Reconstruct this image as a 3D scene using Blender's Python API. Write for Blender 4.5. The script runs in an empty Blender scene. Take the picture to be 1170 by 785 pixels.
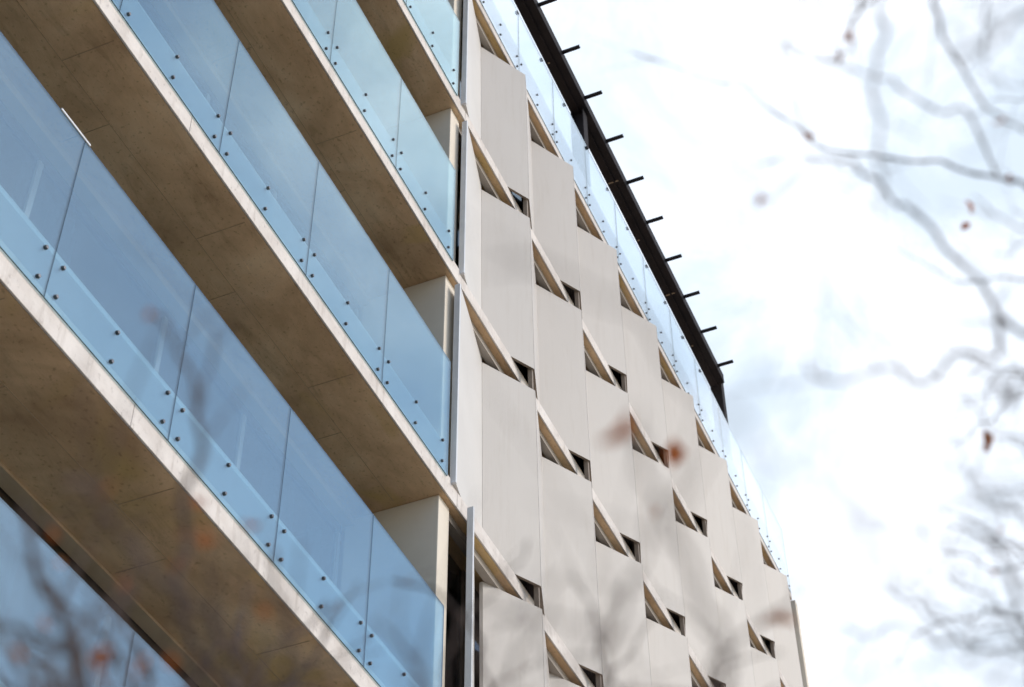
import bpy, bmesh, math, random
from mathutils import Vector, Matrix
random.seed(7)
R = math.radians
S = 6.0            # one facade unit = 6 m
EYE = 1.6
sc = bpy.context.scene
col = sc.collection

# ---------------------------------------------------------------- camera
f_px, az, pit, rol = 1981.738, 1.17156972, 0.777111339, -0.00785620856
fw = Vector((math.sin(az)*math.cos(pit), math.cos(az)*math.cos(pit), math.sin(pit)))
r0 = Vector((math.cos(az), -math.sin(az), 0)); u0 = r0.cross(fw)
rt = r0*math.cos(rol) + u0*math.sin(rol); up = -r0*math.sin(rol) + u0*math.cos(rol)
cd = bpy.data.cameras.new('camera'); cam = bpy.data.objects.new('camera', cd); col.objects.link(cam)
mw = Matrix((rt, up, -fw)).transposed().to_4x4(); mw.translation = (0, 0, EYE)
cam.matrix_world = mw
cd.sensor_width = 36; cd.lens = f_px/1170*36; cd.clip_start = .05; cd.clip_end = 2000
cd.dof.use_dof = True; cd.dof.focus_distance = 17.0; cd.dof.aperture_fstop = 2.7
sc.camera = cam

# ---------------------------------------------------------------- sky, sun, exposure
SUN_EL, SUN_DIR = 32, Vector((0.38, -1.0, 0))
w = bpy.data.worlds.new('World'); sc.world = w; w.use_nodes = True
nt = w.node_tree; nt.nodes.clear(); N = nt.nodes.new; L = nt.links.new
out = N('ShaderNodeOutputWorld'); bg = N('ShaderNodeBackground'); bg.inputs[1].default_value = .15
sky = N('ShaderNodeTexSky'); sky.sky_type = 'NISHITA'; sky.sun_disc = False
sky.sun_elevation = R(SUN_EL); sky.sun_rotation = math.atan2(SUN_DIR.x, SUN_DIR.y)
sky.air_density = 1.0; sky.dust_density = .6; sky.ozone_density = 1.5
tc = N('ShaderNodeTexCoord')
n1 = N('ShaderNodeTexNoise'); n1.inputs['Scale'].default_value = 2.6; n1.inputs['Detail'].default_value = 7; n1.inputs['Roughness'].default_value = .55; n1.inputs['Distortion'].default_value = .35
n2 = N('ShaderNodeTexNoise'); n2.inputs['Scale'].default_value = 5.5; n2.inputs['Detail'].default_value = 6; n2.inputs['Roughness'].default_value = .6; n2.inputs['Distortion'].default_value = .5
mp = N('ShaderNodeMapping'); mp.inputs['Location'].default_value = (7.3, 2.2, 5.1)
L(tc.outputs['Generated'], mp.inputs[0]); L(mp.outputs[0], n1.inputs['Vector']); L(mp.outputs[0], n2.inputs['Vector'])
dot = N('ShaderNodeVectorMath'); dot.operation = 'DOT_PRODUCT'; dot.inputs[1].default_value = (.45, 1.0, .1)   # the cloud bank lies beyond the building
L(tc.outputs['Generated'], dot.inputs[0])
ma = N('ShaderNodeMath'); ma.operation = 'MULTIPLY_ADD'; ma.inputs[1].default_value = 1.15; L(dot.outputs['Value'], ma.inputs[0])
L(n1.outputs['Fac'], ma.inputs[2])
mr = N('ShaderNodeMapRange'); mr.interpolation_type = 'SMOOTHSTEP'; mr.inputs['From Min'].default_value = .40; mr.inputs['From Max'].default_value = .76; mr.inputs['To Min'].default_value = .10
L(ma.outputs[0], mr.inputs['Value'])
cc = N('ShaderNodeMapRange'); cc.interpolation_type = 'SMOOTHSTEP'; cc.inputs['From Min'].default_value = .36; cc.inputs['From Max'].default_value = .66
L(n2.outputs['Fac'], cc.inputs['Value'])
ccol = N('ShaderNodeMix'); ccol.data_type = 'RGBA'; ccol.clamp_result = False
ccol.inputs['A'].default_value = (4.2, 4.85, 5.6, 1); ccol.inputs['B'].default_value = (6.9, 7.3, 8.0, 1); L(cc.outputs[0], ccol.inputs['Factor'])
mx = N('ShaderNodeMix'); mx.data_type = 'RGBA'
L(mr.outputs[0], mx.inputs['Factor']); L(sky.outputs[0], mx.inputs['A']); L(ccol.outputs['Result'], mx.inputs['B'])
L(mx.outputs['Result'], bg.inputs[0]); L(bg.outputs[0], out.inputs[0])
sl = bpy.data.lights.new('sun', 'SUN'); sl.energy = 1.45; sl.angle = R(20); sl.color = (1, .92, .82)
so = bpy.data.objects.new('sun', sl); col.objects.link(so)
sd = (SUN_DIR.normalized()*math.cos(R(SUN_EL)) + Vector((0, 0, math.sin(R(SUN_EL)))))
so.rotation_euler = sd.to_track_quat('Z', 'Y').to_euler(); so.location = (0, -20, 40)
sc.view_settings.view_transform = 'Standard'; sc.view_settings.look = 'None'
sc.view_settings.exposure = .35; sc.view_settings.gamma = 1; sc.view_settings.use_curve_mapping = False
sc.render.engine = 'CYCLES'
sc.cycles.max_bounces = 10; sc.cycles.transparent_max_bounces = 16

# ---------------------------------------------------------------- materials
def mat(name):
    m = bpy.data.materials.new(name); m.use_nodes = True
    t = m.node_tree; b = t.nodes['Principled BSDF']
    return m, t, b
def pos(t, scale):
    g = t.nodes.new('ShaderNodeNewGeometry'); v = t.nodes.new('ShaderNodeVectorMath'); v.operation = 'MULTIPLY'
    v.inputs[1].default_value = scale; t.links.new(g.outputs['Position'], v.inputs[0]); return v.outputs[0]
def noise(t, scale, detail=5, rough=.6, stretch=(1, 1, 1), dist=0):
    n = t.nodes.new('ShaderNodeTexNoise'); n.inputs['Scale'].default_value = scale; n.inputs['Detail'].default_value = detail
    n.inputs['Roughness'].default_value = rough; n.inputs['Distortion'].default_value = dist
    t.links.new(pos(t, stretch), n.inputs['Vector']); return n.outputs['Fac']
def ramp(t, fac, stops):
    r = t.nodes.new('ShaderNodeValToRGB'); e = r.color_ramp.elements
    while len(e) < len(stops): e.new(.5)
    for k, (p, c) in enumerate(stops): e[k].position = p; e[k].color = (*c, 1)
    t.links.new(fac, r.inputs[0]); return r.outputs[0]
def mixc(t, fac, a, b, mode='MIX'):
    m = t.nodes.new('ShaderNodeMix'); m.data_type = 'RGBA'; m.blend_type = mode
    for s, v in (('Factor', fac), ('A', a), ('B', b)):
        if isinstance(v, (int, float)): m.inputs[s].default_value = v
        elif isinstance(v, tuple): m.inputs[s].default_value = (*v, 1)
        else: t.links.new(v, m.inputs[s])
    return m.outputs['Result']
def bump(t, b, h, strength=.2, dist=.01):
    n = t.nodes.new('ShaderNodeBump'); n.inputs['Strength'].default_value = strength; n.inputs['Distance'].default_value = dist
    t.links.new(h, n.inputs['Height']); t.links.new(n.outputs[0], b.inputs['Normal'])
def simple(name, c1, c2, scale=3, rough=.6, metal=0, stretch=(1, 1, 1), bmp=0, lo=.35, hi=.65, spec=.5):
    m, t, b = mat(name); b.inputs['Specular IOR Level'].default_value = spec
    n = noise(t, scale, stretch=stretch)
    t.links.new(ramp(t, n, [(lo, c1), (hi, c2)]), b.inputs['Base Color'])
    b.inputs['Roughness'].default_value = rough; b.inputs['Metallic'].default_value = metal
    if bmp: bump(t, b, noise(t, scale*12, stretch=stretch), bmp, .004)
    return m
M = {}
# board-marked brown concrete of the soffits
m, t, b = mat('soffit_concrete'); M['soffit'] = m
n = noise(t, .9, 8, .62, (1, 1.3, 1), .4)
c = ramp(t, n, [(.30, (.47, .30, .165)), (.5, (.70, .475, .275)), (.70, (.86, .64, .41))])
st = ramp(t, noise(t, 2.3, 8, .7, (.5, 2.2, 1), .8), [(.30, (.68, .66, .62)), (.45, (1, 1, 1)), (.66, (1.08, 1.07, 1.05))])
c = mixc(t, .75, c, st, 'MULTIPLY')
sc_ = ramp(t, noise(t, 6, 7, .75, (.35, 3.0, 1), 1.5), [(.30, (.72, .70, .66)), (.42, (1, 1, 1)), (.62, (1, 1, 1)), (.72, (1.22, 1.2, 1.15))])
c = mixc(t, .8, c, sc_, 'MULTIPLY')
dk = ramp(t, noise(t, 1.7, 9, .8, (1, 1.4, 1), .6), [(.27, (.38, .34, .30)), (.36, (1, 1, 1))])
c = mixc(t, .8, c, dk, 'MULTIPLY')
ye = ramp(t, noise(t, .55, 3, .5, (1, 1, 1), 1.2), [(.56, (0, 0, 0)), (.68, (.8, .8, .8))])
c = mixc(t, ye, c, (.58, .40, .15))
sp = ramp(t, noise(t, 28, 3, .5), [(.30, (.55, .52, .48)), (.40, (1, 1, 1))])
c = mixc(t, .6, c, sp, 'MULTIPLY')
t.links.new(c, b.inputs['Base Color']); b.inputs['Roughness'].default_value = .85
bump(t, b, noise(t, 14, 8, .7, (1, 2, 1)), .35, .01)
# pale cast edge of the slabs, scuffed
m, t, b = mat('slab_edge_concrete'); M['edge'] = m
c = ramp(t, noise(t, 2.2, 8, .65, (1, 1, 1.5)), [(.32, (.60, .535, .485)), (.62, (.76, .70, .65))])
dr = ramp(t, noise(t, 9, 5, .6, (1, 1, .12)), [(.34, (.66, .63, .60)), (.46, (1, 1, 1))])
c = mixc(t, .55, c, dr, 'MULTIPLY')
sp = ramp(t, noise(t, 16, 6, .75, (1, 1, .6)), [(.30, (.45, .42, .40)), (.44, (1, 1, 1))])
c = mixc(t, .7, c, sp, 'MULTIPLY')
t.links.new(c, b.inputs['Base Color']); b.inputs['Roughness'].default_value = .8
bump(t, b, noise(t, 30, 6, .7), .3, .006)
M['plaster'] = simple('cream_render', (.74, .66, .55), (.81, .73, .615), 1.4, .85, bmp=.12)
# painted metal panels with a fine vertical rib
m, t, b = mat('panel_paint'); M['panel'] = m
c = ramp(t, noise(t, .8, 6, .6, (1, 1, .35)), [(.3, (.51, .470, .430)), (.7, (.555, .515, .475))])
stq = ramp(t, noise(t, 5, 6, .7, (2, 2, .2)), [(.30, (.93, .915, .895)), (.48, (1, 1, 1))])
c = mixc(t, .8, c, stq, 'MULTIPLY')
oi = t.nodes.new('ShaderNodeObjectInfo')
c = mixc(t, 1, c, ramp(t, oi.outputs['Random'], [(0, (.96, .95, .94)), (1, (1.03, 1.03, 1.03))]), 'MULTIPLY')
t.links.new(c, b.inputs['Base Color']); b.inputs['Roughness'].default_value = .5
wv = t.nodes.new('ShaderNodeTexWave'); wv.bands_direction = 'X'; wv.inputs['Scale'].default_value = 9; wv.inputs['Distortion'].default_value = 0
t.links.new(pos(t, (1, 0, 0)), wv.inputs['Vector'])
bump(t, b, wv.outputs['Fac'], .07, .003)
M['shutter'] = simple('shutter_lit_paint', (.60, .57, .535), (.64, .61, .575), 1.2, .5)  # panel paint made lighter and creamier, as if catching more sun
M['edge_metal'] = simple('shutter_edge_metal', (.60, .61, .63), (.68, .69, .71), 4, .4, 0)
M['frame'] = simple('bronze_frame', (.20, .155, .115), (.27, .21, .16), 5, .6, .0)
M['dark'] = simple('dark_opening_shade', (.030, .021, .014), (.055, .038, .025), 3, .7)  # deep brown standing in for the shade inside openings
M['rail'] = simple('grey_head_rail', (.34, .295, .25), (.40, .35, .30), 3, .6)
M['upstand'] = simple('upstand_concrete', (.33, .32, .335), (.39, .38, .395), 1.1, .7)
M['steel'] = simple('pergola_steel', (.012, .011, .014), (.020, .017, .020), 3, .7, 0, bmp=.05, spec=.12)
M['glow_strip'] = simple('white_glow_strip', (.58, .58, .575), (.66, .66, .655), 2, .6)  # white put in for the soft light band above the upstands
M['bolt'] = simple('bolt_steel', (.10, .10, .11), (.17, .17, .18), 20, .35, .8)
M['blind'] = simple('white_blind', (.75, .76, .76), (.8, .8, .8), 2, .8)
M['bark'] = simple('twig_bark', (.06, .038, .030), (.12, .078, .062), 30, .85, bmp=.3)
M['leaf'] = simple('dead_leaf', (.48, .17, .04), (.66, .28, .08), 40, .7)
M['paving'] = simple('pavement_slabs', (.42, .38, .33), (.52, .47, .41), 2, .85)
M['asphalt'] = simple('asphalt', (.045, .045, .047), (.06, .06, .062), 6, .9)
M['ground'] = simple('ground', (.24, .21, .17), (.32, .28, .23), .3, .9)
M['wall'] = M['plaster']
def glass(name, tint, f0, gain, gcol=(1, 1, 1), wav=.0):
    m, t, b = mat(name); t.nodes.remove(b); o = t.nodes['Material Output']
    tr = t.nodes.new('ShaderNodeBsdfTransparent'); tr.inputs[0].default_value = (*tint, 1)
    gl = t.nodes.new('ShaderNodeBsdfGlossy'); gl.inputs['Roughness'].default_value = .015; gl.inputs[0].default_value = (*gcol, 1)
    lw = t.nodes.new('ShaderNodeLayerWeight'); lw.inputs[0].default_value = .5      # facing = 1 - cos
    pw = t.nodes.new('ShaderNodeMath'); pw.operation = 'POWER'; pw.inputs[1].default_value = 3.0; t.links.new(lw.outputs['Facing'], pw.inputs[0])
    md = t.nodes.new('ShaderNodeMath'); md.operation = 'MULTIPLY_ADD'; md.inputs[1].default_value = gain; md.inputs[2].default_value = f0
    t.links.new(pw.outputs[0], md.inputs[0])
    if wav:
        bp = t.nodes.new('ShaderNodeBump'); bp.inputs['Strength'].default_value = wav; bp.inputs['Distance'].default_value = .02
        t.links.new(noise(t, .5, 2, .4, (1, 1, .8)), bp.inputs['Height']); t.links.new(bp.outputs[0], gl.inputs['Normal'])
    ms = t.nodes.new('ShaderNodeMixShader'); t.links.new(md.outputs[0], ms.inputs[0]); t.links.new(tr.outputs[0], ms.inputs[1]); t.links.new(gl.outputs[0], ms.inputs[2])
    t.links.new(ms.outputs[0], o.inputs[0]); return m
M['glass'] = glass('balustrade_glass', (.77, .895, .94), .205, .70, (.86, .99, .985), .3)
M['roof_glass'] = glass('roof_glass', (.94, .97, 1), .12, .9, (.9, .96, 1), .35)
M['window_glass'] = glass('window_glass', (.40, .50, .55), .05, .45, (.9, .95, 1), .3)
M['glass_edge'] = simple('glass_edge_teal', (.008, .035, .045), (.015, .05, .06), 3, .3)
M['alu'] = simple('pale_window_frame', (.26, .26, .26), (.32, .32, .32), 3, .45)
M['head'] = simple('tan_head_beam', (.52, .385, .25), (.62, .47, .32), 2, .8)
M['joint'] = simple('form_joint_brown', (.34, .24, .15), (.48, .345, .22), 6, .9)  # darker brown of the form joints

# ---------------------------------------------------------------- helpers
def U(x, y, z): return Vector((x*S, y*S, z*S + EYE))
def tag(o, label=None, cat=None, group=None, kind=None):
    for k, v in (('label', label), ('category', cat), ('group', group), ('kind', kind)):
        if v: o[k] = v
    return o
def empty(name, loc):
    o = bpy.data.objects.new(name, None); col.objects.link(o); o.location = loc; return o
def origin(o):
    v = Vector((0, 0, 0))
    while o: v += o.location; o = o.parent
    return v
def link(name, bm, mats, parent=None, smooth=False):
    me = bpy.data.meshes.new(name)
    if parent: bmesh.ops.translate(bm, verts=bm.verts, vec=-origin(parent))
    bmesh.ops.recalc_face_normals(bm, faces=bm.faces)
    bm.to_mesh(me); bm.free()
    for q in (mats if isinstance(mats, (list, tuple)) else [mats]): me.materials.append(M[q])
    if smooth:
        for p in me.polygons: p.use_smooth = True
    o = bpy.data.objects.new(name, me); col.objects.link(o); o.parent = parent
    return o
def box(bm, x0, x1, y0, y1, z0, z1, unit=True, bev=0, mi=0):
    a, b_ = (U(x0, y0, z0), U(x1, y1, z1)) if unit else (Vector((x0, y0, z0)), Vector((x1, y1, z1)))
    r = bmesh.ops.create_cube(bm, size=1)
    for v in r['verts']: v.co = Vector(((a.x+b_.x)/2 + v.co.x*(b_.x-a.x), (a.y+b_.y)/2 + v.co.y*(b_.y-a.y), (a.z+b_.z)/2 + v.co.z*(b_.z-a.z)))
    fs = set(f for v in r['verts'] for f in v.link_faces)
    for f in fs: f.material_index = mi
    if bev:
        es = list(set(e for v in r['verts'] for e in v.link_edges))
        bmesh.ops.bevel(bm, geom=es, offset=bev, segments=2, affect='EDGES', profile=.6)
    return fs
def B(name, mats, parent, *bx, bev=0):
    bm = bmesh.new()
    for q in bx: box(bm, *q, bev=bev)
    return link(name, bm, mats, parent)
def prism(bm, pts, z0, z1, mi=0):
    lo = [bm.verts.new(U(x, y, z0)) for x, y in pts]; hi = [bm.verts.new(U(x, y, z1)) for x, y in pts]
    n = len(pts)
    bm.faces.new(lo); bm.faces.new(hi)
    for i in range(n): bm.faces.new((lo[i], lo[(i+1) % n], hi[(i+1) % n], hi[i]))
    for f in bm.faces: f.material_index = f.material_index or mi

# ---------------------------------------------------------------- setting
bm = bmesh.new(); box(bm, -300, 300, -300, 300, -.5, 0, unit=False); tag(link('ground', bm, 'ground'), kind='structure')
bm = bmesh.new(); box(bm, -60, 80, -3, 5.7, -.3, .12, unit=False); tag(link('pavement', bm, 'paving'), kind='structure')
bm = bmesh.new(); box(bm, -60, 80, -3.16, -3.002, -.3, .14, unit=False, bev=.02); tag(link('kerb', bm, 'paving'), kind='structure')
bm = bmesh.new(); box(bm, -60, 80, -11, -3.162, -.3, .004, unit=False); tag(link('road', bm, 'asphalt'), kind='structure')

# ---------------------------------------------------------------- the building
BOT = [.262, .81, 1.357, 1.906, 2.456, 2.982, 3.501]      # undersides of the slabs
TOP = [.309, .857, 1.404, 1.949, 2.497, 3.023, 3.547]
XL, XR, YB = -2.0, 4.80, 2.6
bld = empty('apartment_building', (1.4*S, 1.0*S, 0))
tag(bld, 'concrete building with glass fronted balconies and pale folded metal facade panels', 'building')
for i, (b0, t0) in enumerate(zip(BOT, TOP)):
    lo = .009 if i < 6 else 0      # the slab is a little thinner along the folded panels
    s = B('floor_slab', 'soffit', bld, (XL, 2.1195, 1.004, YB, b0, t0), (2.1195, XR-.001, 1.004, YB, b0, t0-lo))
    bm = bmesh.new()
    # cast edge in lengths, with fine joints and softened arrises
    cuts = [XL, -1.2, -.4, .42, 1.22, 2.12, 2.80, 3.60, 4.2, XR]
    for a, c_ in zip(cuts[:-1], cuts[1:]): box(bm, a+.0004, c_-.0004, 1.0, 1.0035, b0-.0003, t0+.0003-(lo if a > 2.1 else 0), bev=.006)
    e = link('slab_edge', bm, 'edge', s)
    # form joints cast into the soffit: shallow raised fins
    bm = bmesh.new()
    zz = b0
    for k in range(-14, 18):
        x = 1.337 + k*.3505 + (.06 if i % 2 else 0)
        if x < XR-.05 and (x < 2.0): box(bm, x, x+.0008, 1.012, 1.093, zz-.0006, zz+.001); box(bm, x+.117, x+.1178, 1.0945, 1.17, zz-.0006, zz+.001)
    box(bm, XL+.01, 2.06, 1.0934, 1.0941, zz-.0006, zz+.001)
    link('form_joint', bm, 'joint', s)
B('parapet', 'upstand', bld, (XL, XR-.005, 1.0035, 1.034, TOP[-1]+.0005, TOP[-1]+.108), bev=.05)
B('end_wall', 'plaster', bld, (4.802, 4.84, 1.0, YB-.01, -.25, 3.49))
B('rear_wall', 'plaster', bld, (XL, 4.80, YB+.001, YB+.04, -.25, 3.547))
B('side_wall', 'plaster', bld, (XL-.04, XL-.001, 1.0, YB, -.25, 3.547))
B('partition_wall', 'plaster', bld, (2.125, 2.16, 1.195, YB-.01, -.25, 3.499))
B('corner_pier', ['plaster'], bld, (4.77, 4.7985, .985, 1.02, -.25, 3.478), bev=.01)
B('ground_floor_wall', 'plaster', bld, (XL, 4.80, 1.01, 1.05, -.26, .26))

# balcony zone, storey by storey
GY = .998
J0, JW = 1.030*GY, .2637*GY
def slab_upstand(z, x1):
    # cast upstand whose top third leans back to the balcony
    bm = bmesh.new(); prof = [(1.0035, z+.0005), (1.0035, z+.062), (1.034, z+.074), (1.034, z+.0005)]
    a = [bm.verts.new(U(XL+.02, y, q)) for y, q in prof]; c_ = [bm.verts.new(U(x1, y, q)) for y, q in prof]; n = len(prof)
    bm.faces.new(a); bm.faces.new(c_[::-1])
    for i_ in range(n): bm.faces.new((a[i_], a[(i_+1) % n], c_[(i_+1) % n], c_[i_]))
    u = link('upstand', bm, 'upstand', bld)
    bm = bmesh.new(); prof = [(1.0036, z+.0624), (1.0075, z+.073), (1.0145, z+.086), (1.0260, z+.104), (1.0345, z+.108), (1.0345, z+.0746)]  # pale strip added on the upstand to imitate the glow there
    a = [bm.verts.new(U(XL+.02, y, q)) for y, q in prof]; c_ = [bm.verts.new(U(x1, y, q)) for y, q in prof]; n = len(prof)
    bm.faces.new(a); bm.faces.new(c_[::-1])
    for i_ in range(n): bm.faces.new((a[i_], a[(i_+1) % n], c_[(i_+1) % n], c_[i_]))
    link('glow_strip', bm, 'glow_strip', u, False)
    return u
def bolt_mesh():
    bm = bmesh.new()
    for r_, d0, d1 in ((.0034, .0, .0016), (.0026, -.0022, 0), (.0014, .0016, .0045)):
        c_ = bmesh.ops.create_cone(bm, cap_ends=True, segments=14, radius1=r_*S, radius2=r_*S*.93, depth=(d1-d0)*S)
        bmesh.ops.rotate(bm, verts=c_['verts'], matrix=Matrix.Rotation(R(90), 3, 'X'))
        bmesh.ops.translate(bm, verts=c_['verts'], vec=(0, (d0+d1)/2*S, 0))
    me = bpy.data.meshes.new('bolt'); bm.to_mesh(me); bm.free(); me.materials.append(M['bolt']); return me
BOLT = bolt_mesh(); bolts_done = 0
def pane(x0, x1, z0, z1, xs, zs, single, gm='glass'):
    bm = bmesh.new(); fs = box(bm, x0, x1, GY-.0010, GY+.0006, z0, z1)
    bm.normal_update()
    for f in fs: f.material_index = 1 if abs(f.normal.x) > .5 or abs(f.normal.z) > .5 else 0
    p = link('balustrade_pane', bm, [gm, 'glass_edge'], bld)
    pts = [U(x, GY-.0010, z) for x in xs for z in zs]
    if single:
        for q in pts:
            o = bpy.data.objects.new('bolt', BOLT); col.objects.link(o); o.parent = p; o.location = q - origin(p)
    else:
        bm = bmesh.new()
        for q in pts:
            k = len(bm.verts); bm.from_mesh(BOLT); bm.verts.ensure_lookup_table()
            bmesh.ops.translate(bm, verts=bm.verts[k:], vec=q)
        tag(link('bolt', bm, 'bolt', p), kind='stuff')
    return p
STO = list(range(0, 6))
near = {(2, k) for k in range(-1, 5)} | {(3, k) for k in range(0, 4)} | {(4, k) for k in range(1, 4)} | {(5, 3)}
for i in STO:
    tz = TOP[i]; gb = (tz - (.0105 if i < 3 else .006))*GY; gt = gb + .274
    if i == 1: gb -= .006; gt -= .006
    slab_upstand(tz, 2.073)
    k = -11
    while True:
        x0 = J0 + k*JW
        if x0 > 2.0: break
        x1 = min(x0 + JW - .0009, 2.0725)
        if k == 3: x1 = 2.0725
        xs = [x0+.0175, x0+JW/2, x0+JW-.0175] if k < 3 else [x0+.0175, x0+.125, x0+.232]
        if x0 > XL+.02: pane(x0, x1, gb, gt, xs, [gb+.0170, gb+.0645], (i, k) in near)
        k += 1
    # pier closing the balcony row
    B('pier', 'plaster', bld, (2.0745, 2.1175, 1.0135, 1.1935, tz+.0005, BOT[i+1]-.0005), bev=.012)
    # glazing at the back of the balcony
    z0, z1 = tz, BOT[i+1]
    win = empty('balcony_window', U(0, 1.195, z0) - origin(bld)); win.parent = bld
    B('window_head', 'head', win, (XL+.01, 2.0742, 1.176, 1.200 if i == 1 else 1.205, z1-(.005 if i == 1 else .016), z1-.0006))
    B('window_sill', 'upstand', win, (XL+.01, 2.0742, 1.19, 1.205, z0+.0006, z0+.03))
    B('head_frame', 'dark', win, (XL+.01, 2.07, 1.2035 if i == 1 else 1.197, 1.2155 if i == 1 else 1.207, z1-.034, z1-(.0006 if i == 1 else .0165)))  # rail coloured near black for the shade of the window recess
    bm = bmesh.new(); x = 2.068; n_ = 0
    box(bm, XL+.01, 2.07, 1.197, 1.207, z0+.0305, z0+.042)
    while x > XL+.1:
        box(bm, x-.010, x, 1.1965, 1.2065, z0+.0425, z1-.0345)
        x -= (.24 if n_ % 2 else .33); n_ += 1
    link('window_frame', bm, 'alu', win)
    B('window_pane', 'window_glass', win, (XL+.01, 2.069, 1.2005, 1.2025, z0+.043, z1-.035))
    rgc = random.Random(40+i); xx = 1.95
    while xx > -.2:
        wd = rgc.uniform(.05, .14)
        if rgc.random() < .7:
            bm = bmesh.new(); nn = 26; f_ = [(xx - wd*q/nn, 1.222 + .0035*math.sin(q*1.7) + rgc.uniform(-.0008, .0008)) for q in range(nn+1)]
            prism(bm, f_ + [(x_, y_+.0008) for x_, y_ in f_[::-1]], z0+.01, z1-.03); link('curtain', bm, 'blind', win)
        xx -= wd + rgc.uniform(.1, .3)
    if i in (2, 3, 4):
        B('window_blind', 'blind', win, (1.99, 2.035, 1.215, 1.217, z1-.16, z1-.04))
B('room_shade_sheet', 'dark', bld, *[(XL+.02, 4.79, 1.9, 1.91, TOP[i]+.0006, BOT[i+1]-.0006) for i in STO])  # dark sheets added at the back as the rooms' shade

# folded facade panels
SEAM0, SW, OY = 2.407, .3178, .970
LEAN = -.022          # the folded sheets rake very slightly
def rake(bm):
    for v in bm.verts: v.co.x += LEAN*(v.co.z - EYE - 2.99*S)
    return bm
BACKSET = [.016, .016, .016, .018, .029, .032, .030]
TH = .0055
def pleat(i, o, full=True, wide=True):
    """panel sheet from valley (and, when full, from the seam before it) to the seam in front"""
    z0, z1 = TOP[i]-.010, BOT[i+1]-BACKSET[i+1]
    va = (o + .196, 1.036); a = (o + .0007, OY); c_ = (o + SW - .0007, OY)
    pts = ([a] if full else []) + [va, c_]
    if not full: pts = [(va[0]+.0012, va[1]-.0004), c_]
    back = [(x - (0 if 0 < k < len(pts)-1 else 0), y + TH*(1.25)) for k, (x, y) in enumerate(pts)]
    bm = bmesh.new(); prism(bm, pts + back[::-1], z0, z1)
    rake(bm); bmesh.ops.recalc_face_normals(bm, faces=bm.faces); bm.normal_update()
    for f in bm.faces: f.material_index = 1 if f.normal.y > .1 else (2 if f.normal.z < -.5 else 0)  # back faces get the painted shade of the openings
    return link('facade_panel', bm, ['panel', 'dark', 'frame'], bld)
for i in STO:
    z0, z1 = TOP[i], BOT[i+1]
    pleat(i, SEAM0 - SW, full=False)
    # hinged narrow shutter beside the pier
    A = {1: (2.134, .976, 2.315, 1.064), 2: (2.134, .976, 2.315, 1.064), 3: (2.094, .992, 2.2862, 1.0362), 4: (2.110, .992, 2.2862, 1.0362), 5: (2.098, .990, 2.2862, 1.0362), 0: (2.098, .990, 2.2862, 1.0362)}[i]
    d = Vector((A[2]-A[0], A[3]-A[1])).normalized(); nrm = Vector((d.y, -d.x))*-.0075
    ext = .020 if i in (1, 2) else 0
    P0 = Vector(A[:2]); P1 = Vector(A[2:]); E0 = P0 + d*.006
    zb, zt = z0-.008, z1-.016+ext
    bm = bmesh.new(); prism(bm, [tuple(E0), tuple(P1), tuple(P1+nrm), tuple(E0+nrm)], zb, zt)
    for v in bm.verts: v.co.x += LEAN*(v.co.z - EYE - 2.99*S)*max(0, min(1, (v.co.x/S - P0.x)/(P1.x - P0.x)))
    sh = link('shutter_panel', bm, 'shutter', bld)
    bm = bmesh.new(); box(bm, P0.x-.001, P0.x+.0045, P0.y-.001, P0.y+.011, zb-.001, zt+.001, bev=.004)
    link('edge_trim', bm, 'edge_metal', sh)
    for k in range(0, 8):
        o = SEAM0 + SW*k
        if o + SW > 4.98: break
        if o > 4.5: break
        pleat(i, o)
    # last half bay dying into the end wall
    o = SEAM0 + SW*7
    bm = bmesh.new(); prism(bm, [(o+.0012, OY), (o+.118, 1.008), (o+.118, 1.014), (o+.0012, OY+.006)], z0-.010, z1-.030); rake(bm); link('facade_panel', bm, 'panel', bld)
    B('head_rail', 'rail', bld, (2.120, 4.795, 1.0185, 1.034, z1-.0175, z1-.0006))
    fr = empty('recessed_window', U(2.2, 1.08, z0) - origin(bld)); fr.parent = bld
    B('window_frame', 'frame', fr, *[(x, x+.010, 1.062, 1.075, z0+.0006, z1-.0006) for x in [2.126+.1607*q for q in range(17)]])
    B('window_pane', 'window_glass', fr, (2.122, 4.798, 1.067, 1.0685, z0+.0008, z1-.0008))
for k in range(8):
    bm = bmesh.new(); box(bm, SEAM0+SW*k-.0028, SEAM0+SW*k+.0028, .9745, .984, .86, 3.470); rake(bm)
    link('seam_post', bm, 'frame', bld)

# loose capping strip left on the edge of one pane
bm = bmesh.new(); zt = (TOP[2]-.0105)*GY + .274; box(bm, .975, 1.037, GY-.0022, GY+.0018, zt+.0003, zt+.0032); link('glass_capping', bm, 'edge_metal', bld)

# roof balustrade
RJ, RW = 2.43*GY, .2365*GY
gb, gt = 3.527*GY, 3.799*GY
for k in range(-10, 10):
    x0 = RJ + k*RW
    x1 = x0 + RW - .0009
    pane(x0, x1, gb, gt, [x0+.014, x0+RW/2, x0+RW-.014], [gb+.020, gb+.062], -1 <= k <= 0, 'roof_glass')

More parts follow.
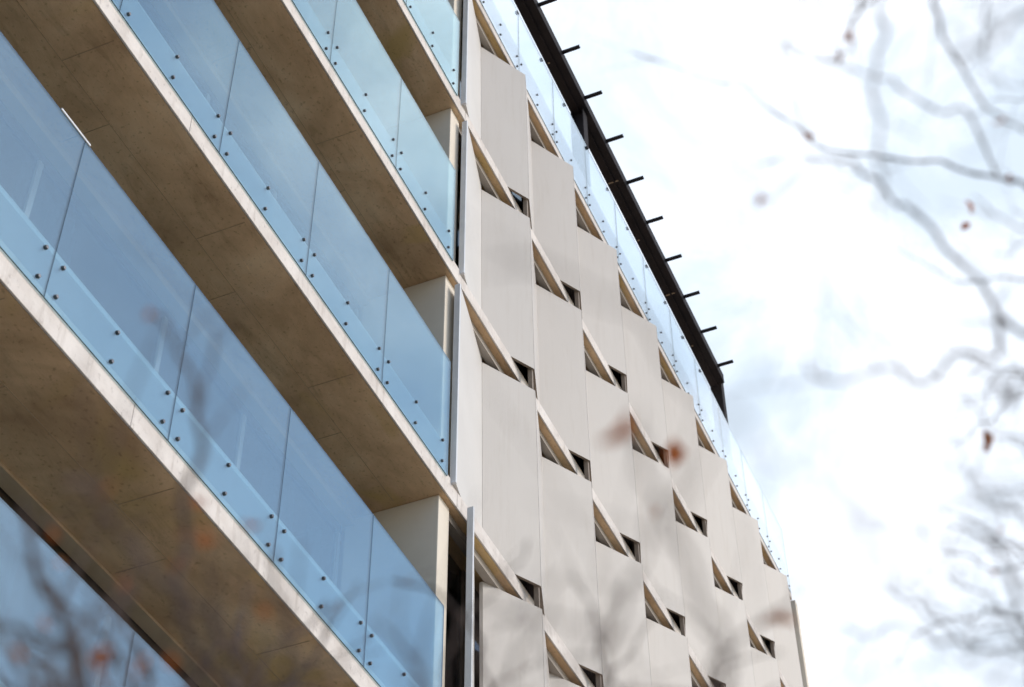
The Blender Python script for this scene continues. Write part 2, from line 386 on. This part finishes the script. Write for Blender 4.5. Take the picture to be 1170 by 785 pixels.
# ---------------------------------------------------------------- pergola steelwork on the roof
per = empty('roof_pergola', U(3.6, 1.03, 3.547))
tag(per, 'black steel beam frame on posts above the roof terrace glass', 'pergola')
def hbeam_x(bm, x0, x1, y0, y1, z0, z1):
    t_ = .0035
    box(bm, x0, x1, y0, y1, z0, z0+t_); box(bm, x0, x1, y0, y1, z1-t_, z1)
    box(bm, x0, x1, (y0+y1)/2-.002, (y0+y1)/2+.002, z0+t_, z1-t_)
bm = bmesh.new(); box(bm, .6, 4.17, .990, 1.040, 3.965, 3.9685); box(bm, .6, 4.17, .990, 1.040, 3.998, 4.0015)
box(bm, .6, 4.17, .9903, .9943, 3.9687, 3.9978); box(bm, .6, 4.17, 1.0355, 1.0395, 3.9687, 3.9978)
box(bm, .6, 4.17, 1.0150, 1.0190, 3.9600, 3.9648)
link('beam', bm, 'steel', per)
for xp in (.75, 1.85, 2.925, 4.185):
    bm = bmesh.new(); zt = 3.964 if xp < 4 else 4.0015
    box(bm, xp-.016, xp+.016, 1.0015, 1.005, 3.66, zt); box(bm, xp-.016, xp+.016, 1.0360, 1.0395, 3.66, zt)
    box(bm, xp-.0025, xp+.0025, 1.0052, 1.0358, 3.66, zt); box(bm, xp-.02, xp+.02, 1.0012, 1.040, 3.6555, 3.6598)
    link('post', bm, 'steel', per)
RX = [2.552+.1728*k for k in range(-10, 10)]
for x in RX:
    bm = bmesh.new()
    box(bm, x-.0042, x+.0042, .937, .9898, 3.986, 3.9875); box(bm, x-.0042, x-.0028, .937, .9898, 3.9878, 3.994); box(bm, x+.0028, x+.0042, .937, .9898, 3.9878, 3.994)
    link('rafter_stub', bm, 'steel', per)
rg = random.Random(3)
for k in range(7):
    x = 2.45 + k*.25 + rg.uniform(-.03, .03)
    B('clip', 'frame', per, (x-.002, x+.002, rg.choice((1.004, 1.028)), rg.choice((1.0335, 1.035)), 3.9625, 3.9648))

# ---------------------------------------------------------------- bare trees close to the camera
def px(x, y, d):
    v = rt*((x-585)/f_px) - up*((y-392.5)/f_px) + fw
    return Vector((0, 0, EYE)) + v.normalized()*d
def catmull(P, n=8):
    out = []; Q = [P[0]*2-P[1]] + P + [P[-1]*2-P[-2]]
    for i in range(1, len(Q)-2):
        for j in range(n):
            s = j/n; a, b_, c_, d_ = Q[i-1], Q[i], Q[i+1], Q[i+2]
            out.append(.5*((2*b_) + (c_-a)*s + (2*a-5*b_+4*c_-d_)*s*s + (3*b_-a-3*c_+d_)*s**3))
    out.append(P[-1]); return out
def tube(bm, P, r_a, r_b, sides=7, n=8, wob=.0, nodes=True):
    C = catmull([Vector(p) for p in P], n); rings = []; m_ = len(C)
    ref = Vector((.3, .2, 1)).normalized()
    for i, c_ in enumerate(C):
        d = (C[min(i+1, m_-1)] - C[max(i-1, 0)]).normalized()
        a = d.cross(ref).normalized(); b_ = d.cross(a)
        r_ = r_a + (r_b-r_a)*i/(m_-1)
        if nodes and i % 5 == 3: r_ *= 1.35
        c2 = c_ + Vector([random.uniform(-1, 1) for _ in range(3)])*wob
        rings.append([bm.verts.new(c2 + (a*math.cos(q) + b_*math.sin(q))*r_) for q in [2*math.pi*k/sides for k in range(sides)]])
    for A_, B_ in zip(rings[:-1], rings[1:]):
        for k in range(sides): bm.faces.new((A_[k], A_[(k+1) % sides], B_[(k+1) % sides], B_[k]))
    bm.faces.new(rings[0]); bm.faces.new(rings[-1][::-1])
    return C
def leaf(bm, c_, size, seed):
    rg = random.Random(seed)
    rot = Matrix.Rotation(rg.uniform(0, 6.28), 3, 'Z') @ Matrix.Rotation(rg.uniform(-1.2, 1.2), 3, 'X') @ Matrix.Rotation(rg.uniform(0, 6), 3, 'Y')
    rows = []
    for i in range(6):
        s = i/5; wd = math.sin(math.pi*min(1, s*.93+.05))*.33; curl = (s-.5)**2*1.1
        rows.append([bm.verts.new(c_ + rot @ (Vector((wd*q, s-.5, curl + abs(q)*.16 + rg.uniform(-.03, .03)))*size)) for q in (-1, 0, 1)])
    fs = []
    for a, b_ in zip(rows[:-1], rows[1:]):
        for k in (0, 1): fs.append(bm.faces.new((a[k], a[k+1], b_[k+1], b_[k])))
    g = bmesh.ops.solidify(bm, geom=fs, thickness=size*.025)
def twiglets(bm, C, r_, n, ln, rg):
    for _ in range(n):
        i = rg.randrange(1, len(C)-1); d = (C[i]-C[i-1]).normalized()
        s = Vector([rg.uniform(-1, 1) for _ in range(3)]).normalized(); dd = (d*.9 + s*.8 + Vector((0, 0, .25))).normalized()
        l_ = ln*rg.uniform(.5, 1.2)
        p1 = C[i] + dd*l_*.5 + s*l_*.08; p2 = C[i] + (dd + s*.25).normalized()*l_
        tube(bm, [C[i], p1, p2], r_*.6, r_*.35, 5, 5)
        bmesh.ops.create_icosphere(bm, subdivisions=1, radius=r_*1.1, matrix=Matrix.Translation(p2))

def tree(name, label, base, trunk, limbs, branches, leaves, twn, seed):
    rg = random.Random(seed)
    t_ = empty(name, base); tag(t_, label, 'tree', )
    bm = bmesh.new(); tube(bm, trunk, .085, .03, 12, 8, .003, False); link('trunk', bm, 'bark', t_, True)
    for l_ in limbs:
        bm = bmesh.new(); tube(bm, l_[0], l_[1], l_[2], 8, 8, .001); link('limb', bm, 'bark', t_, True)
    bm = bmesh.new()
    for P, ra, rb, tn in branches:
        if seed == 11: ra *= .72; rb *= .72
        tn += 1
        Q = [P[0]]
        for a_, b2 in zip(P[:-1], P[1:]):
            ln = (b2-a_).length
            if ln < .5: Q.append(a_.lerp(b2, rg.uniform(.35, .65)) + Vector([rg.uniform(-1, 1) for _ in range(3)])*ln*.13)
            Q.append(b2)
        P = Q
        C = tube(bm, P, ra, rb, 6, 5, ra*.2)
        if tn: twiglets(bm, C, rb, tn, .16, rg)
    link('crown', bm, 'bark', t_, True)
    bm = bmesh.new()
    for k, (p, s_) in enumerate(leaves): leaf(bm, p, s_, seed*100+k)
    link('dead_leaves', bm, 'leaf', t_)
    return t_
def PP(d, *pts):
    n = len(pts); d0, d1 = d if isinstance(d, tuple) else (d, d)
    return [px(x, y, d0 + (d1-d0)*i/max(1, n-1)) for i, (x, y) in enumerate(pts)]

# right-hand tree: its trunk stands to the right of the view
bR = px(1900, 1500, 2.9); baseR = Vector((bR.x+.05, bR.y-.1, .12))
t1 = px(1560, 700, 2.7); t2 = px(1420, 380, 2.6); t3 = px(1330, 60, 2.6); t4 = px(1260, -160, 2.6)
trunkR = [baseR, baseR.lerp(bR, .6) + Vector((.03, .02, 0)), bR, t1]
limbR = [([t1, t2, t3, t4], .022, .009), ([t1, px(1400, 640, 2.4), px(1290, 480, 2.3), px(1215, 395, 2.25)], .014, .006),
         ([t1, px(1420, 800, 2.2), px(1300, 790, 2.0), px(1200, 765, 1.9)], .014, .005),
         ([t1, px(1500, 900, 1.7), px(1350, 900, 1.2), px(1250, 850, 1.0)], .012, .003)]
q1 = px(1215, 395, 2.25)
brR = [
 ([q1] + PP((2.25, 2.6), (1140, 358), (1080, 285), (1035, 235), (1005, 208), (975, 185), (930, 181), (865, 188)), .0050, .0022, 5),
 ([px(1140, 358, 2.25)] + PP((2.0, 1.7), (1092, 402), (1040, 438), (980, 430), (935, 432), (922, 408)), .0046, .0020, 3),
 ([t4, px(1150, -60, 2.6)] + PP((2.6, 2.8), (1068, -5), (1076, 40), (1102, 82), (1126, 122), (1150, 140), (1172, 152)), .0050, .0020, 4),
 ([px(1150, -60, 2.6), px(1060, -60, 2.3)] + PP((2.0, 1.8), (1005, 0), (1002, 60), (998, 92), (1006, 140), (1010, 208), (1007, 245)), .0042, .0017, 2),
 ([px(1060, -60, 2.3), px(1000, -40, 2.6)] + PP((2.8, 3.0), (975, 20), (974, 45), (960, 60), (954, 72)), .0030, .0018, 3),
 ([t2, px(1260, 270, 2.9)] + PP((3.0, 3.4), (1172, 212), (1140, 203), (1075, 184), (1000, 178), (930, 165), (878, 124), (846, 96), (785, 82), (720, 60)), .0055, .0012, 8),
 ([px(1140, 203, 3.0)] + PP((2.5, 2.3), (1105, 128), (1045, 112), (1020, 90), (960, 74), (898, 56)), .0030, .0014, 3),
 ([px(930, 165, 3.2)] + PP((2.6, 2.6), (915, 140), (912, 118), (918, 100)), .0020, .0014, 1),
 ([px(930, 181, 2.5)] + PP((2.3, 2.2), (905, 205), (880, 228), (868, 235)), .0020, .0015, 1),
 ([px(1250, 850, 1.0)] + PP((.95, .85), (1130, 760), (1060, 700), (1000, 620), (920, 545), (850, 480), (745, 372), (680, 338), (555, 306)), .0017, .0012, 2),
 ([px(1000, 620, .95)] + PP((.95, .9), (985, 580), (960, 540), (962, 500)), .0015, .0010, 0),
 ([px(1200, 765, 1.9)] + PP((1.9, 2.2), (1168, 747), (1120, 741), (1070, 735), (1020, 712), (960, 714)), .0038, .0016, 5),
 ([px(1120, 741, 2.0)] + PP((2.1, 2.4), (1090, 722), (1060, 705), (1035, 690), (1010, 668)), .0026, .0014, 4),
 ([px(1200, 765, 1.9)] + PP((1.8, 1.7), (1165, 690), (1135, 620), (1100, 600), (1082, 640), (1100, 668)), .0030, .0014, 3),
 ([px(1165, 690, 1.8)] + PP((1.9, 2.4), (1158, 640), (1140, 604), (1110, 555), (1131, 500)), .0022, .0012, 3),
 ([px(1290, 480, 2.3)] + PP((1.7, 1.5), (1180, 430), (1150, 455), (1120, 420), (1095, 415)), .0040, .0020, 2),
 ([t3] + PP((1.5, 1.4), (1250, -20), (1190, 10), (1160, 18), (1120, 60), (1085, 30)), .0040, .0016, 3),
 ([t2] + PP((2.4, 2.6), (1240, 180), (1172, 262), (1130, 240), (1112, 225)), .0030, .0012, 1),
]
gx = random.Random(5)
for k in range(16):      # fine growth low on the right
    x, y, d = gx.uniform(1190, 1260), gx.uniform(560, 830), gx.uniform(1.3, 3.2); P = [px(1290, 700, 1.9), px(x, y, d)]
    a = math.radians(gx.uniform(150, 215))
    for q in range(gx.choice((3, 4, 5))):
        x += math.cos(a)*gx.uniform(28, 48); y += math.sin(a)*gx.uniform(28, 48); a += gx.uniform(-.55, .55); P.append(px(x, y, d*(1+.02*q)))
    brR.append((P, .0011*d, .0005*d, 3))
for k in range(14):      # thin shoots down the right side
    x, y, d = gx.uniform(1180, 1230), gx.uniform(60, 620), gx.uniform(1.5, 3.4); P = [px(1300, y+60, 2.3), px(x, y, d)]
    a = math.radians(gx.uniform(130, 230))
    for q in range(gx.choice((2, 3, 4, 5))):
        x += math.cos(a)*gx.uniform(24, 44); y += math.sin(a)*gx.uniform(24, 44); a += gx.uniform(-.7, .7); P.append(px(x, y, d*(1+.02*q)))
    brR.append((P, .00085*d, .0004*d, 2))
for k in range(9):       # and along the top
    x, y, d = gx.uniform(880, 1240), -40, gx.uniform(1.2, 3.0); P = [px(1150, -120, 2.6), px(x, y, d)]
    a = math.radians(gx.uniform(70, 135))
    for q in range(gx.choice((2, 3, 4))):
        x += math.cos(a)*gx.uniform(25, 45); y += math.sin(a)*gx.uniform(25, 45); a += gx.uniform(-.55, .55); P.append(px(x, y, d*(1+.02*q)))
    brR.append((P, .0011*d, .0006*d, 2))
lvR = [(px(922, 154, 3.0), .022), (px(871, 231, 2.2), .020), (px(1112, 235, 3.8), .030), (px(1104, 256, 3.8), .026), (px(1131, 500, 3.6), .036), (px(1127, 512, 3.6), .02),
       (px(1135, 656, 3.0), .014), (px(1142, 605, 2.8), .014), (px(968, 40, 2.7), .020), (px(956, 66, 2.7), .018), (px(1145, 140, 2.7), .02), (px(1150, 203, 3.2), .022), (px(760, 516, 2.1), .055), (px(709, 503, 1.5), .035),
       (px(889, 699, 1.9), .036), (px(752, 586, 2.0), .016)]
tree('bare_tree', 'bare twiggy branches against the white sky on the right side', baseR, trunkR, limbR, brR, lvR, 3, 11)

# left-hand tree: stands below and in front of the camera, its twigs cross the building
bL = px(420, 1750, 2.5); baseL = Vector((bL.x, bL.y, .12))
s1 = px(430, 1200, 2.0)
trunkL = [baseL, baseL.lerp(bL, .6) + Vector((.02, .01, 0)), bL, s1]
limbL = [([s1, px(300, 1050, 1.9), px(200, 930, 1.8), px(120, 850, 1.8)], .012, .005),
         ([s1, px(420, 1050, 1.8), px(380, 930, 1.7), px(330, 840, 1.7)], .012, .005),
         ([s1, px(620, 1050, 1.8), px(760, 930, 1.7), px(820, 850, 1.7)], .012, .004)]
a1, a2, a3 = px(120, 850, 1.8), px(330, 840, 1.7), px(820, 850, 1.7)
brL = [
 ([a1] + PP((1.8, 1.9), (95, 785), (84, 745), (62, 690), (36, 625), (25, 575)), .0066, .0030, 4),
 ([a1] + PP((1.7, 1.5), (40, 785), (10, 745), (-20, 700)), .0040, .0020, 1),
 ([a2] + PP((1.6, 1.4), (290, 770), (235, 700), (160, 635), (110, 575), (70, 550)), .0062, .0026, 4),
 ([a2] + PP((1.7, 1.9), (260, 785), (205, 690), (214, 620), (223, 540), (225, 480), (222, 435), (200, 395), (176, 358)), .0052, .0018, 4),
 ([px(223, 480, 1.85)] + PP((1.85, 1.9), (232, 435), (245, 395), (250, 375)), .0018, .0012, 1),
 ([px(84, 745, 1.8)] + PP((1.8, 1.8), (50, 735), (20, 715), (-20, 700)), .0026, .0016, 2),
 ([a3] + PP((1.2, .95), (828, 770), (800, 690), (770, 610), (748, 560), (735, 500), (728, 470)), .0022, .0011, 2),
 ([a3] + PP((1.3, 1.2), (700, 790), (692, 740), (715, 670), (740, 600), (755, 560)), .0018, .0010, 2),
 ([a3] + PP((1.5, 1.6), (840, 740), (870, 712), (905, 690), (915, 660)), .0019, .0011, 2),
 ([a2] + PP((1.4, 1.2), (560, 800), (600, 740), (630, 690), (648, 650)), .0016, .0010, 1),
 ([px(692, 740, 1.2)] + PP((1.1, 1.1), (650, 712), (600, 705), (550, 700)), .0014, .0010, 0),
]
gx = random.Random(31)
for k in range(34):      # fine growth rising past the bottom of the view
    d = gx.uniform(1.3, 2.6); x, y = gx.choice((gx.uniform(-40, 330), gx.uniform(-40, 330), gx.uniform(480, 900))), 850
    P = [a1 if x < 180 else (a2 if x < 500 else a3), px(x, y, d)]; a = math.radians(gx.uniform(-125, -55))
    for q in range(gx.choice((3, 4, 5, 6))):
        x += math.cos(a)*gx.uniform(30, 50); y += math.sin(a)*gx.uniform(30, 50); a += gx.uniform(-.5, .5); P.append(px(x, y, d*(1+.02*q)))
    th = 1.25 if x < 450 else .7
    brL.append((P, .0013*d*th, .0007*d*th, 2))
lvX = [(px(gx.uniform(20, 330), gx.uniform(560, 780), gx.uniform(1.3, 2.0)), gx.uniform(.014, .024)) for k in range(12)]
lvL = lvX + [(px(174, 358, 1.9), .016), (px(112, 742, 1.8), .034), (px(118, 775, 1.8), .016), (px(125, 562, 1.6), .018), (px(70, 640, 2.0), .014), (px(205, 612, 1.9), .014)]
tree('bare_tree', 'dark bare twigs with red leaves crossing the concrete underside at lower left', baseL, trunkL, limbL, brL, lvL, 3, 23)
